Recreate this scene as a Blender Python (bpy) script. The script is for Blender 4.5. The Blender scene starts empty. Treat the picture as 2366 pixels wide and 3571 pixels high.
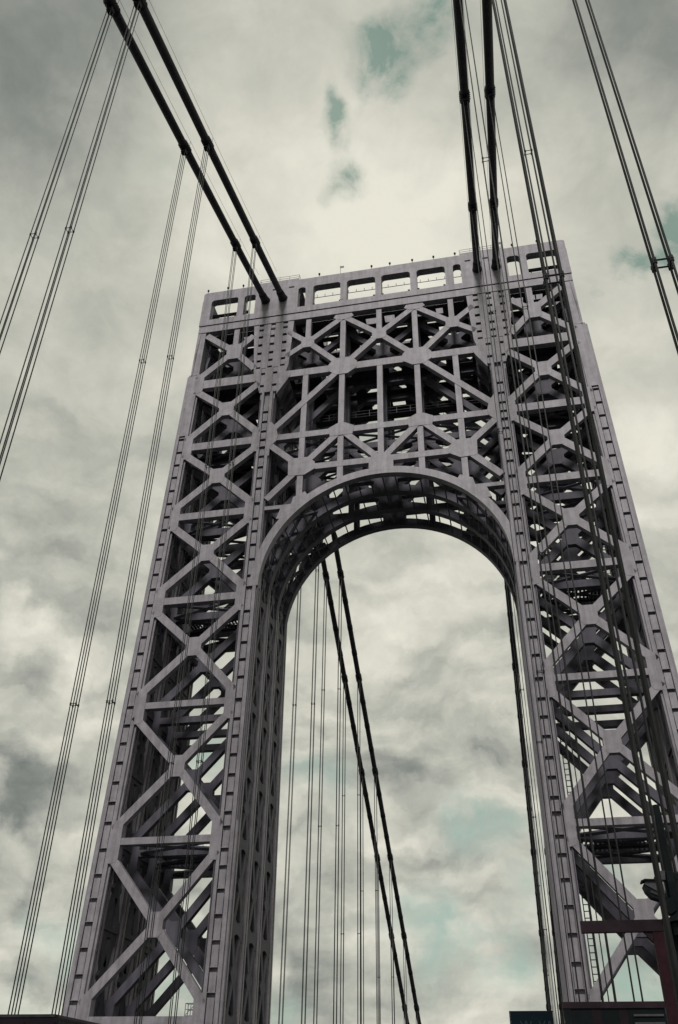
import bpy, math, random
from mathutils import Matrix, Vector
random.seed(7)
S = bpy.context.scene
COL = S.collection
R_ = math.radians

# ------------------------------------------------------------------ camera
cam_data = bpy.data.cameras.new('camera')
cam = bpy.data.objects.new('camera', cam_data)
COL.objects.link(cam)
cam_data.sensor_fit = 'VERTICAL'
cam_data.sensor_height = 36.0
cam_data.lens = 36.0 * 3011.77 / 3571.0
cam_data.clip_start = 0.1
cam_data.clip_end = 9000.0
cr = Vector((0.98061104, 0.1955974, 0.01198507))
cu = Vector((0.10257479, -0.56443833, 0.8190774))
cf = Vector((-0.16697424, 0.80196698, 0.57355782))
cam.matrix_world = Matrix(((cr.x, cu.x, -cf.x, 12.2323), (cr.y, cu.y, -cf.y, -85.1289),
                           (cr.z, cu.z, -cf.z, 6.2), (0, 0, 0, 1)))
S.camera = cam

# ------------------------------------------------------------------ light
SUN_EL, SUN_AZ = R_(42), R_(181)          # azimuth clockwise from +Y (the sun stands behind the camera)
world = bpy.data.worlds.new('World')
S.world = world
world.use_nodes = True
wn, wl = world.node_tree.nodes, world.node_tree.links
wn.clear()
def N(t, **k):
    n = wn.new(t)
    for a, b in k.items(): setattr(n, a, b)
    return n
def mth(op, a, b=None, c=None, clamp=False):
    n = N('ShaderNodeMath', operation=op); n.use_clamp = clamp
    for i, v in enumerate((a, b, c)):
        if v is None: continue
        if isinstance(v, (int, float)): n.inputs[i].default_value = v
        else: wl.new(v, n.inputs[i])
    return n.outputs[0]
def ramp(fac, stops):
    n = N('ShaderNodeValToRGB')
    wl.new(fac, n.inputs[0])
    cr_ = n.color_ramp
    while len(cr_.elements) < len(stops): cr_.elements.new(0.5)
    for e, (p, c) in zip(cr_.elements, stops):
        e.position = p
        e.color = (c, c, c, 1) if isinstance(c, (int, float)) else (*c, 1)
    return n.outputs[0]
def noise(vec, scale, detail=6, rough=0.55, dist=0.0):
    n = N('ShaderNodeTexNoise')
    n.inputs['Scale'].default_value = scale
    n.inputs['Detail'].default_value = detail
    n.inputs['Roughness'].default_value = rough
    n.inputs['Distortion'].default_value = dist
    wl.new(vec, n.inputs['Vector'])
    return n.outputs['Fac']
def mix(fac, a, b):
    n = N('ShaderNodeMix', data_type='RGBA')
    if isinstance(fac, (int, float)): n.inputs[0].default_value = fac
    else: wl.new(fac, n.inputs[0])
    for i, v in ((6, a), (7, b)):
        if isinstance(v, tuple): n.inputs[i].default_value = (*v, 1)
        else: wl.new(v, n.inputs[i])
    return n.outputs[2]
tc = N('ShaderNodeTexCoord')
DIR = tc.outputs['Generated']
sep = N('ShaderNodeSeparateXYZ'); wl.new(DIR, sep.inputs[0])
zc_ = mth('ADD', mth('MAXIMUM', sep.outputs[2], 0.0), 0.12)
ux, uy = mth('DIVIDE', sep.outputs[0], zc_), mth('DIVIDE', sep.outputs[1], zc_)
comb = N('ShaderNodeCombineXYZ'); wl.new(ux, comb.inputs[0]); wl.new(uy, comb.inputs[1])
UV = comb.outputs[0]
sky = N('ShaderNodeTexSky', sky_type='NISHITA')
sky.sun_disc = False
sky.sun_elevation = SUN_EL
sky.sun_rotation = SUN_AZ
sky.air_density, sky.dust_density, sky.ozone_density = 1.0, 3.0, 1.0
GAPS = [ (0.003,0.439,0.898,0.040,1.30),(-0.043,0.455,0.889,0.048,1.10),(-0.070,0.476,0.877,0.026,0.40),(-0.117,0.496,0.860,0.030,0.80),(-0.108,0.541,0.834,0.035,0.90),(-0.136,0.548,0.825,0.023,0.40),(-0.283,0.527,0.802,0.021,1.00),(-0.301,0.493,0.816,0.046,0.20),(0.169,0.644,0.746,0.030,1.00),(0.194,0.636,0.747,0.026,0.80),(0.220,0.623,0.751,0.033,1.10),(0.132,0.663,0.737,0.019,0.50),(-0.197,0.456,0.868,0.033,0.15),(-0.200,0.933,0.299,0.051,0.50),(-0.246,0.921,0.301,0.032,0.40),(-0.029,0.969,0.244,0.050,0.50),(-0.064,0.964,0.259,0.046,0.40),(-0.102,0.982,0.158,0.074,0.50),(-0.031,0.991,0.132,0.058,0.70),(0.005,0.981,0.196,0.037,0.40),(-0.439,0.886,0.149,0.054,0.40),(-0.482,0.861,0.164,0.036,0.40),(-0.438,0.893,0.099,0.042,0.60),(-0.488,0.869,0.080,0.051,0.50),(0.092,0.989,0.117,0.053,0.60),(0.077,0.978,0.194,0.044,0.50),(-0.352,0.929,0.115,0.072,0.50),(-0.321,0.891,0.321,0.032,0.50),(-0.258,0.962,0.092,0.043,0.50) ]
LIGHT = [ (-0.197,0.566,0.800,0.275,0.30),(-0.027,0.591,0.806,0.195,0.25),(0.149,0.769,0.621,0.177,0.20),(-0.503,0.752,0.425,0.046,0.40),(-0.474,0.787,0.395,0.047,0.25),(-0.461,0.821,0.336,0.065,0.30),(-0.140,0.871,0.471,0.103,0.20),(-0.043,0.883,0.468,0.082,0.20),(-0.054,0.994,0.099,0.079,0.30),(-0.147,0.980,0.132,0.048,0.25),(-0.248,0.960,0.131,0.033,0.25),(-0.476,0.866,0.152,0.050,0.30),(-0.504,0.835,0.222,0.026,0.30) ]
DARK = [ (-0.397,0.342,0.852,0.241,0.46),(0.219,0.449,0.866,0.177,0.36),(-0.448,0.702,0.554,0.159,0.12),(-0.496,0.769,0.402,0.042,0.40),(-0.486,0.824,0.292,0.075,0.45),(-0.501,0.830,0.244,0.055,0.30),(-0.496,0.849,0.184,0.032,0.30),(-0.102,0.930,0.354,0.112,0.14),(-0.189,0.959,0.212,0.065,0.18),(-0.248,0.956,0.157,0.082,0.15),(-0.357,0.572,0.739,0.117,0.10),(0.044,0.517,0.855,0.112,0.08),(-0.480,0.869,0.122,0.039,0.35),(-0.219,0.969,0.111,0.055,0.30) ]
wn1 = N('ShaderNodeTexNoise'); wn1.inputs['Scale'].default_value = 7.0; wn1.inputs['Detail'].default_value = 6; wn1.inputs['Roughness'].default_value = 0.6
wl.new(DIR, wn1.inputs['Vector'])
ws = N('ShaderNodeVectorMath', operation='SUBTRACT'); wl.new(wn1.outputs['Color'], ws.inputs[0]); ws.inputs[1].default_value = (0.5, 0.5, 0.5)
wsc = N('ShaderNodeVectorMath', operation='SCALE'); wl.new(ws.outputs[0], wsc.inputs[0]); wsc.inputs['Scale'].default_value = 0.13
wadd = N('ShaderNodeVectorMath', operation='ADD'); wl.new(DIR, wadd.inputs[0]); wl.new(wsc.outputs[0], wadd.inputs[1])
WD = wadd.outputs[0]                       # direction, ruffled so that cloud edges are ragged
def patch(d, r):
    """one cloud feature: 1 near direction d, fading to 0 at chord length r"""
    v = N('ShaderNodeVectorMath', operation='DISTANCE')
    wl.new(WD, v.inputs[0]); v.inputs[1].default_value = Vector(d).normalized()
    m = N('ShaderNodeMapRange', interpolation_type='SMOOTHSTEP')
    wl.new(v.outputs['Value'], m.inputs[0])
    m.inputs[1].default_value = r; m.inputs[2].default_value = 0.0
    m.inputs[3].default_value = 0.0; m.inputs[4].default_value = 1.0
    return m.outputs[0]
def add(*a):
    o = a[0]
    for b in a[1:]: o = mth('ADD', o, b)
    return o
def field(feats):
    o = None
    for x, y, z, r, k in feats:
        o = mth('MULTIPLY_ADD', patch((x, y, z), r), k, o if o is not None else 0.0)
    return o
big = noise(UV, 1.1, 3, 0.5, 0.3)
med = noise(UV, 3.2, 8, 0.6, 0.6)
fine = noise(DIR, 13.0, 10, 0.62, 0.5)
mpv = N('ShaderNodeMapping'); mpv.inputs['Scale'].default_value = (1.0, 1.0, 2.3); wl.new(WD, mpv.inputs[0])
mpv2 = N('ShaderNodeMapping'); mpv2.inputs['Scale'].default_value = (1.0, 1.0, 2.3); mpv2.inputs['Location'].default_value = (0, 0, 0.045); wl.new(WD, mpv2.inputs[0])
lump_a = noise(mpv.outputs[0], 5.5, 5, 0.52, 0.0)
lump_b = noise(mpv2.outputs[0], 5.5, 5, 0.52, 0.0)
relief = mth('SUBTRACT', lump_a, lump_b)            # lit tops and grey undersides of the cloud lumps
lowmask = N('ShaderNodeMapRange', interpolation_type='SMOOTHSTEP'); wl.new(sep.outputs[2], lowmask.inputs[0])
lowmask.inputs[1].default_value = 0.78; lowmask.inputs[2].default_value = 0.35
lowmask.inputs[3].default_value = 0.15; lowmask.inputs[4].default_value = 1.0
tone = add(mth('MULTIPLY', mth('SUBTRACT', big, 0.5), 0.7), mth('MULTIPLY', mth('SUBTRACT', med, 0.5), 0.25),
           mth('MULTIPLY', mth('SUBTRACT', fine, 0.5), 0.36),
           mth('MULTIPLY', mth('MULTIPLY', relief, 1.35), lowmask.outputs[0]), mth('MULTIPLY', mth('SUBTRACT', lump_a, 0.5), 0.30), 0.645)
tone = mth('SUBTRACT', mth('ADD', tone, field(LIGHT)), field(DARK), clamp=True)
cloud_col = ramp(tone, [(0.0, (0.90, 1.06, 0.99)), (0.30, (2.0, 2.12, 1.92)), (0.62, (3.75, 3.76, 3.28)), (1.0, (5.9, 5.75, 4.95))])
hole = mth('MULTIPLY', mth('MULTIPLY', field(GAPS), 2.3), mth('MULTIPLY', mth('SUBTRACT', fine, 0.34), 3.6, clamp=True), clamp=True)
hi_lo = N('ShaderNodeMapRange'); wl.new(sep.outputs[2], hi_lo.inputs[0])
hi_lo.inputs[1].default_value = 0.35; hi_lo.inputs[2].default_value = 0.7
tint = mix(0.88, sky.outputs[0], mix(hi_lo.outputs[0], (2.35, 3.35, 2.70), (1.1, 1.95, 1.5)))
col = mix(mth('MULTIPLY', hole, 0.76), cloud_col, tint)
low = N('ShaderNodeMapRange'); wl.new(sep.outputs[2], low.inputs[0])
low.inputs[1].default_value = -0.06; low.inputs[2].default_value = 0.0
col = mix(low.outputs[0], (1.1, 1.15, 1.1), col)
bg = N('ShaderNodeBackground'); bg.inputs['Strength'].default_value = 0.10
wl.new(col, bg.inputs['Color'])
wo = N('ShaderNodeOutputWorld'); wl.new(bg.outputs[0], wo.inputs[0])

sun_d = bpy.data.lights.new('sun', 'SUN')
sun_d.energy = 1.5; sun_d.angle = R_(14); sun_d.color = (1.0, 0.95, 0.93)
sun = bpy.data.objects.new('sun', sun_d); COL.objects.link(sun)
sv = Vector((math.sin(SUN_AZ) * math.cos(SUN_EL), math.cos(SUN_AZ) * math.cos(SUN_EL), math.sin(SUN_EL)))
sun.rotation_euler = sv.to_track_quat('Z', 'Y').to_euler()
sun.location = (0, -40, 160)
S.view_settings.view_transform = 'Standard'
S.view_settings.look = 'None'
S.view_settings.exposure = 0.45
S.view_settings.gamma = 1.0
S.view_settings.use_curve_mapping = False
S.render.engine = 'CYCLES'
S.cycles.max_bounces = 5
S.cycles.diffuse_bounces = 3

# ------------------------------------------------------------------ materials
def mat(name, c, rough=0.6, metal=0.0, var=0.12, scale=0.35, streak=0.0, bump=0.15, bscale=6.0, c2=None):
    m = bpy.data.materials.new(name); m.use_nodes = True
    n, l = m.node_tree.nodes, m.node_tree.links
    b = n['Principled BSDF']
    b.inputs['Specular IOR Level'].default_value = 0.08 if max(c) < 0.1 else 0.35
    b.inputs['Roughness'].default_value = rough; b.inputs['Metallic'].default_value = metal
    g = n.new('ShaderNodeNewGeometry')
    t = n.new('ShaderNodeTexNoise'); t.inputs['Scale'].default_value = scale
    t.inputs['Detail'].default_value = 8; t.inputs['Roughness'].default_value = 0.65
    l.new(g.outputs['Position'], t.inputs['Vector'])
    mp = n.new('ShaderNodeMapping'); mp.inputs['Scale'].default_value = (2.2, 2.2, 0.12)
    l.new(g.outputs['Position'], mp.inputs[0])
    t2 = n.new('ShaderNodeTexNoise'); t2.inputs['Scale'].default_value = 1.0; t2.inputs['Detail'].default_value = 5
    l.new(mp.outputs[0], t2.inputs['Vector'])
    r1 = n.new('ShaderNodeValToRGB'); l.new(t.outputs['Fac'], r1.inputs[0])
    r1.color_ramp.elements[0].position = 0.32; r1.color_ramp.elements[1].position = 0.68
    k0 = c2 if c2 else tuple(v * (1 - 2 * var) for v in c)
    r1.color_ramp.elements[0].color = (*k0, 1); r1.color_ramp.elements[1].color = (*tuple(min(1, v * (1 + var)) for v in c), 1)
    out = r1.outputs[0]
    if streak > 0:
        r2 = n.new('ShaderNodeValToRGB'); l.new(t2.outputs['Fac'], r2.inputs[0])
        r2.color_ramp.elements[0].position = 0.30; r2.color_ramp.elements[1].position = 0.60
        v = 1 - streak
        r2.color_ramp.elements[0].color = (v, v * 0.97, v * 0.96, 1); r2.color_ramp.elements[1].color = (1, 1, 1, 1)
        mx = n.new('ShaderNodeMix'); mx.data_type = 'RGBA'; mx.blend_type = 'MULTIPLY'; mx.inputs[0].default_value = 1.0
        l.new(out, mx.inputs[6]); l.new(r2.outputs[0], mx.inputs[7]); out = mx.outputs[2]
    l.new(out, b.inputs['Base Color'])
    if bump > 0:
        t3 = n.new('ShaderNodeTexNoise'); t3.inputs['Scale'].default_value = bscale; t3.inputs['Detail'].default_value = 6
        l.new(g.outputs['Position'], t3.inputs['Vector'])
        bp = n.new('ShaderNodeBump'); bp.inputs['Strength'].default_value = bump; bp.inputs['Distance'].default_value = 0.03
        l.new(t3.outputs['Fac'], bp.inputs['Height']); l.new(bp.outputs[0], b.inputs['Normal'])
    return m
M = {}
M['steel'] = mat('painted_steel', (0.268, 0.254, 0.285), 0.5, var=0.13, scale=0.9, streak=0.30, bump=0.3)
M['steel_in'] = mat('shade_darkened_steel', (0.098, 0.094, 0.120), 0.65, var=0.12, scale=0.6, streak=0.28)  # same paint as the front steel, darkened to put inner-frame shade into the colour
M['floor'] = mat('dark_deck_plate', (0.05, 0.05, 0.058), 0.8, var=0.2, scale=0.8)  # one dark tone for deck plates and small dark fittings
M['cable'] = mat('dark_wrapped_cable', (0.065, 0.06, 0.07), 0.6, var=0.15, scale=1.2)
M['band'] = mat('dark_cast_steel', (0.035, 0.035, 0.04), 0.55, var=0.2, scale=2.0)
M['rope'] = mat('galvanised_rope', (0.085, 0.088, 0.09), 0.55, var=0.15, scale=1.5)
M['rail'] = mat('dull_railing_paint', (0.22, 0.22, 0.22), 0.6)
M['brown'] = mat('brown_red_painted_steel', (0.026, 0.017, 0.022), 0.6, var=0.25, scale=1.3)
M['brown_red'] = mat('dull_red_painted_steel', (0.030, 0.011, 0.016), 0.6, var=0.3, scale=1.3)
M['dark'] = mat('black_green_paint', (0.007, 0.011, 0.012), 0.6, var=0.2, scale=2)
M['plum'] = mat('dark_plum_paint', (0.016, 0.011, 0.015), 0.5, var=0.2, scale=1)
M['sign'] = mat('dark_sign_face', (0.002, 0.008, 0.013), 0.45, var=0.15, scale=1.5)
M['print'] = mat('faded_sign_print', (0.020, 0.034, 0.040), 0.5, var=0.1)
M['grey'] = mat('grey_cast_aluminium', (0.075, 0.07, 0.078), 0.5, var=0.15, scale=3)
M['glass'] = mat('dark_lamp_lens', (0.05, 0.05, 0.055), 0.15, var=0.1)
M['asphalt'] = mat('asphalt', (0.05, 0.05, 0.05), 0.9, var=0.2, scale=1.5, bump=0.5, bscale=40)
M['concrete'] = mat('concrete', (0.30, 0.29, 0.27), 0.85, var=0.12, scale=0.8, bump=0.4, bscale=20)
M['white'] = mat('road_paint', (0.7, 0.7, 0.66), 0.7, var=0.1)
M['water'] = mat('river_water', (0.02, 0.035, 0.035), 0.12, var=0.2, scale=0.01, bump=0.6, bscale=0.3)
M['tyre'] = mat('tyre_rubber', (0.02, 0.02, 0.02), 0.85)
M['red'] = mat('red_tail_lens', (0.25, 0.02, 0.02), 0.3)

# ------------------------------------------------------------------ mesh helpers
class MB:
    def __init__(s): s.v = []; s.f = []
    def raw(s, v, f):
        k = len(s.v); s.v += v; s.f += [tuple(i + k for i in q) for q in f]; return s
    def box(s, x0, x1, y0, y1, z0, z1):
        return s.raw([(x0,y0,z0),(x1,y0,z0),(x1,y1,z0),(x0,y1,z0),(x0,y0,z1),(x1,y0,z1),(x1,y1,z1),(x0,y1,z1)],
                     [(0,3,2,1),(4,5,6,7),(0,1,5,4),(1,2,6,5),(2,3,7,6),(3,0,4,7)])
    def tube(s, pts, r, n=8, cap=True):
        """swept round section; r a number or one radius per point"""
        k = len(s.v); P = [Vector(p) for p in pts]
        up = Vector((0, 0, 1))
        for i, p in enumerate(P):
            t = (P[min(i+1, len(P)-1)] - P[max(i-1, 0)]).normalized()
            a = t.cross(up if abs(t.z) < 0.95 else Vector((1, 0, 0))).normalized(); b = a.cross(t)
            rr = r[i] if isinstance(r, (list, tuple)) else r
            for j in range(n):
                w = 2 * math.pi * j / n
                s.v.append(tuple(p + a * (rr * math.cos(w)) + b * (rr * math.sin(w))))
        for i in range(len(P) - 1):
            for j in range(n):
                j2 = (j + 1) % n
                s.f.append((k+i*n+j, k+i*n+j2, k+(i+1)*n+j2, k+(i+1)*n+j))
        if cap:
            s.f.append(tuple(k + j for j in range(n))[::-1]); s.f.append(tuple(k + (len(P)-1)*n + j for j in range(n)))
        return s
    def prism(s, poly, y0, y1, fn=None):
        """polygon in X,Z pushed from y0 to y1; fn(z) slides the slab in Y with height"""
        n = len(poly); g = fn if fn else (lambda z: 0.0)
        v = [(x, g(z) + y0, z) for x, z in poly] + [(x, g(z) + y1, z) for x, z in poly]
        f = [tuple(range(n)), tuple(range(n, 2*n))[::-1]] + [(i, i + n, (i + 1) % n + n, (i + 1) % n) for i in range(n)]
        return s.raw(v, f)
    def mesh(s, name):
        me = bpy.data.meshes.new(name); me.from_pydata(s.v, [], s.f); me.update(); return me

def obj(name, mb, m, parent=None, smooth=False, **tags):
    me = mb if isinstance(mb, bpy.types.Mesh) else mb.mesh(name)
    if not me.materials: me.materials.append(M[m])
    if smooth: me.polygons.foreach_set('use_smooth', [True] * len(me.polygons))
    o = bpy.data.objects.new(name, me); COL.objects.link(o)
    if parent is not None:
        o.parent = parent
        o.matrix_parent_inverse = PINV[parent.name]
        PINV[o.name] = Matrix.Identity(4)
    else:
        PINV[o.name] = Matrix.Identity(4)
    for k, v in tags.items(): o[k] = v
    return o
PINV = {}
def fixmesh(o):
    import bmesh
    b = bmesh.new(); b.from_mesh(o); bmesh.ops.recalc_face_normals(b, faces=b.faces); b.to_mesh(o); b.free()
def empty(name, loc, label, cat, group=None):
    o = bpy.data.objects.new(name, None); COL.objects.link(o); o.location = loc
    o.empty_display_size = 2
    PINV[o.name] = Matrix.Translation(loc).inverted()
    o['label'] = label; o['category'] = cat
    if group: o['group'] = group
    return o
def tag(o, label, cat, group=None):
    o['label'] = label; o['category'] = cat
    if group: o['group'] = group
    return o

# ------------------------------------------------------------------ setting
ZR = 4.6                                                    # road surface
obj('river', MB().box(-4000, 4000, -4000, 4000, -66, -60), 'water', kind='structure')
obj('riverbank', MB().raw([(-4000, 420, -61), (4000, 420, -61), (4000, 520, -20), (-4000, 520, -20), (4000, 4000, -10), (-4000, 4000, -10)],
                          [(0, 1, 2, 3), (3, 2, 4, 5)]), 'concrete', kind='structure')
obj('road', MB().box(-13.6, 13.6, -520, 420, ZR - 0.5, ZR), 'asphalt', kind='structure')
lm = MB()
for k in range(-170, 140):
    for x in (-9.9, -6.6, -3.3, 3.3, 6.6, 9.9):
        if k % 3 == 0: lm.box(x - 0.07, x + 0.07, k * 3.0, k * 3.0 + 3.0, ZR + 0.004, ZR + 0.008)
obj('lane_markings', lm, 'white', kind='structure')
obj('median', MB().box(-0.25, 0.25, -520, 420, ZR, ZR + 0.8), 'concrete', kind='structure')
for s in (-1, 1):
    obj('kerb', MB().box(min(s*13.6, s*13.9), max(s*13.6, s*13.9), -520, 420, ZR - 0.5, ZR + 0.15), 'concrete', kind='structure')
    obj('pavement', MB().box(min(s*18.2, s*21.4), max(s*18.2, s*21.4), -520, 420, ZR - 0.3, ZR + 0.1), 'concrete', kind='structure')

# ------------------------------------------------------------------ the tower
K, ZT, D, T = 0.02915, 111.42, 10.23, 0.86
def FY(i):
    """front surface of transverse frame i (0 = nearest) as a function of height"""
    return lambda z: -K * (ZT - z) + (D - T + 2 * K * (ZT - z)) * i / 3.0
tower = empty('bridge_tower', (0, 5, -60), 'huge grey riveted steel suspension bridge tower with lattice legs and round arch', 'bridge tower')
def edge(z):                                                # half width of the tower
    return 27.83 + 0.0194 * (93.6 - z) if z < 93.6 else 27.42 + 0.006 * (111.42 - z)
def xo(z): return edge(z) - 0.80                            # outer column centre line
XI = 15.73                                                  # inner column centre line
STR = [(91.31, 1.55), (79.6, 1.18), (67.95, 1.0), (55.67, 0.92), (42.56, 0.72), (28.26, 0.66), (12.9, 0.6), (-3.0, .6)]
XC = [97.35, 85.95, 74.08, 62.1, 49.4, 35.65, 20.6]
DW = [1.0, 1.0, 1.0, 0.98, 0.92, 0.82, 0.78]
def bar(mb, x0, z0, x1, z1, w, fn, y0=0.0, y1=T):
    dx, dz = x1 - x0, z1 - z0; L = math.hypot(dx, dz); nx, nz = -dz / L * w / 2, dx / L * w / 2
    return mb.prism([(x0+nx, z0+nz), (x0-nx, z0-nz), (x1-nx, z1-nz), (x1+nx, z1+nz)], y0, y1, fn)

SLOT = [(86.1, 0), (84.4, 0), (82.6, 0), (80.9, 0), (79.4, 0), (78.1, 1), (76.5, 0), (74.7, 0), (72.9, 0), (71.2, 0), (68.9, 1), (66.5, 0), (64.6, 0),
        (62.6, 0), (60.5, 0), (58.2, 0), (56.6, 1), (53.4, 0), (51.5, 0), (49.4, 0), (47.3, 0), (45.2, 0), (42.6, 1), (40.4, 0),
        (38.5, 0), (36.5, 0), (34.4, 0), (32.5, 0), (30.6, 0), (29.2, 1), (27.1, 0), (25.5, 0), (23.4, 0), (21.2, 0), (19.0, 0), (16.8, 0), (14.8, 0),
        (12.3, 1), (10.2, 0), (8.1, 0)]
def column(i, cxf, z0, z1, sgn, front):
    fn = FY(i)
    mb = MB()
    # half-profile: channel face, stepped shoulders and channelled sides
    pf = [(-.82,0),(-.42,0),(-.42,.45),(.42,.45),(.42,0),(.74,0),(.74,.28),(1.03,.28),(1.03,.62),(.80,.62),(.80,.95),(1.03,.95),(1.03,1.3),(.74,1.3),(.74,1.55),
          (-.74,1.55),(-.74,1.3),(-1.03,1.3),(-1.03,.95),(-.80,.95),(-.80,.62),(-1.03,.62),(-1.03,.28),(-.82,.28)]
    if sgn < 0: pf = [(-a, b) for a, b in pf][::-1]
    n = len(pf); zs = [z0 + (z1 - z0) * k / 8 for k in range(9)]
    for z in zs:
        for a, b in pf: mb.v.append((cxf(z) + a, fn(z) + b, z))
    for k in range(8):
        for j in range(n):
            j2 = (j + 1) % n; mb.f.append((k*n+j, k*n+j2, (k+1)*n+j2, (k+1)*n+j))
    # end caps as three convex-ish pieces are hidden inside the deck and the belt
    me = mb.mesh('column'); fixmesh(me)
    return obj('column', me, 'steel', tower)
cover_cache = {}
def cover(col, cx, fn, za, zb, door):
    key = (round(zb - za, 2), door)
    if key not in cover_cache:
        h = zb - za
        mb = MB(); kf = lambda z: K * z
        if door:
            mb.prism([(.33, 0), (.33, h), (.27, h)] + [(.27*math.cos(t), h - .15 - .0 + .15 - .55 + .27*math.sin(t)*0 - 0) for t in ()] + [(.27, h-.30), (.19, h-.12), (.0, h-.05), (-.19, h-.12), (-.27, h-.30), (-.27, h-.55), (-.27, h-.1), (-.27, h), (-.33, h), (-.33, 0)], 0.12, 0.18, kf)
        else:
            mb.prism([(-.33, 0), (.33, 0), (.33, h), (-.33, h)], 0.08, 0.14, kf)
        # shelf at the foot of each plate
        mb.box(-.41, .41, 0.02, 0.44, -0.05, 0.0)
        cover_cache[key] = mb.mesh('cover_plate'); cover_cache[key].materials.append(M['steel'])
    o = bpy.data.objects.new('cover_plate', cover_cache[key]); COL.objects.link(o)
    o.parent = col; o.location = (cx, fn(za), za)
    return o
def slot_plates(col, cxf, fn, zs):
    for (zt, d), (zb, _) in zip(zs[:-1], zs[1:]):
        # plate from just above the lower slot up to the underside of the upper one
        cover(col, cxf((zt+zb)/2), fn, zb + 0.22, zt - 0.20, bool(d))
BASE = -62.0
cols = {}
for i in range(4):
    fn = FY(i)
    for s in (-1, 1):
        c = column(i, lambda z, s=s: s * XI, -60 if i else -60, 88.4, s, i == 0); cols[(i, s, 0)] = c
        ctop = 81.7
        c2 = column(i, lambda z, s=s: s * xo(z), -60, 93.5, -s if False else s, i == 0); cols[(i, s, 1)] = c2
        # the plain slimmer upper end of the outer column
        mb = MB().prism([(s*(edge(93.5)-1.55), 93.4), (s*(27.42+.006*18), 93.4), (s*27.45, 102.2), (s*26.2, 102.2)], 0, 1.4, fn)
        mb.prism([(s*(edge(93.5)-.35), 93.4), (s*(27.42+.006*18-.25), 93.4), (s*27.2, 102.2), (s*26.95, 102.2)], -0.07, -0.001, fn)
        obj('column_head', mb, 'steel', tower)
for s in (-1, 1):
    slot_plates(cols[(0, s, 0)], lambda z, s=s: s * XI, FY(0), SLOT)
    zs = [(81.6, 0), (80.9, 0)] + SLOT[5:]
    z = 81.4; L = [(81.8, 0), (81.2, 0)]
    for q in (78.9, 76.7, 74.6, 72.4, 70.3, 68.2, 66.2, 64.0, 61.8, 59.6, 57.5, 55.3, 53.2, 51.1, 49.0, 46.9, 44.7, 42.5, 40.4, 38.4, 36.3, 34.2, 32.1, 30.1, 27.5, 25.1, 22.9, 20.8, 18.6, 16.4, 14.3, 11.8, 9.6):
        L.append((q, 0))
    slot_plates(cols[(0, s, 1)], lambda z, s=s: s * xo(z), FY(0), L)
    mb = MB().prism([(s*xo(81.9)-.42, 81.85), (s*xo(81.9)+.42, 81.85), (s*xo(93)+.42, 93.4), (s*xo(93)-.42, 93.4)], 0.03, 0.12, FY(0))
    obj('cover_plate', mb, 'steel', cols[(0, s, 1)])
# small side stiffeners in the side channels of the columns: too small to pick apart
for i in range(4):
    for s in (-1, 1):
        for w in (0, 1):
            mb = MB(); fn = FY(i); z = 6.0
            while z < 88:
                cx = s * (XI if w == 0 else xo(z))
                for q in (-1, 1):
                    mb.box(cx + q*0.80 - (0.20 if q < 0 else 0), cx + q*0.80 + (0.20 if q > 0 else 0), fn(z) + .62, fn(z) + .95, z, z + 0.12)
                z += 2.08
            obj('side_stiffeners', mb, 'steel_in', cols[(i, s, w)], kind='stuff')

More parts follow.
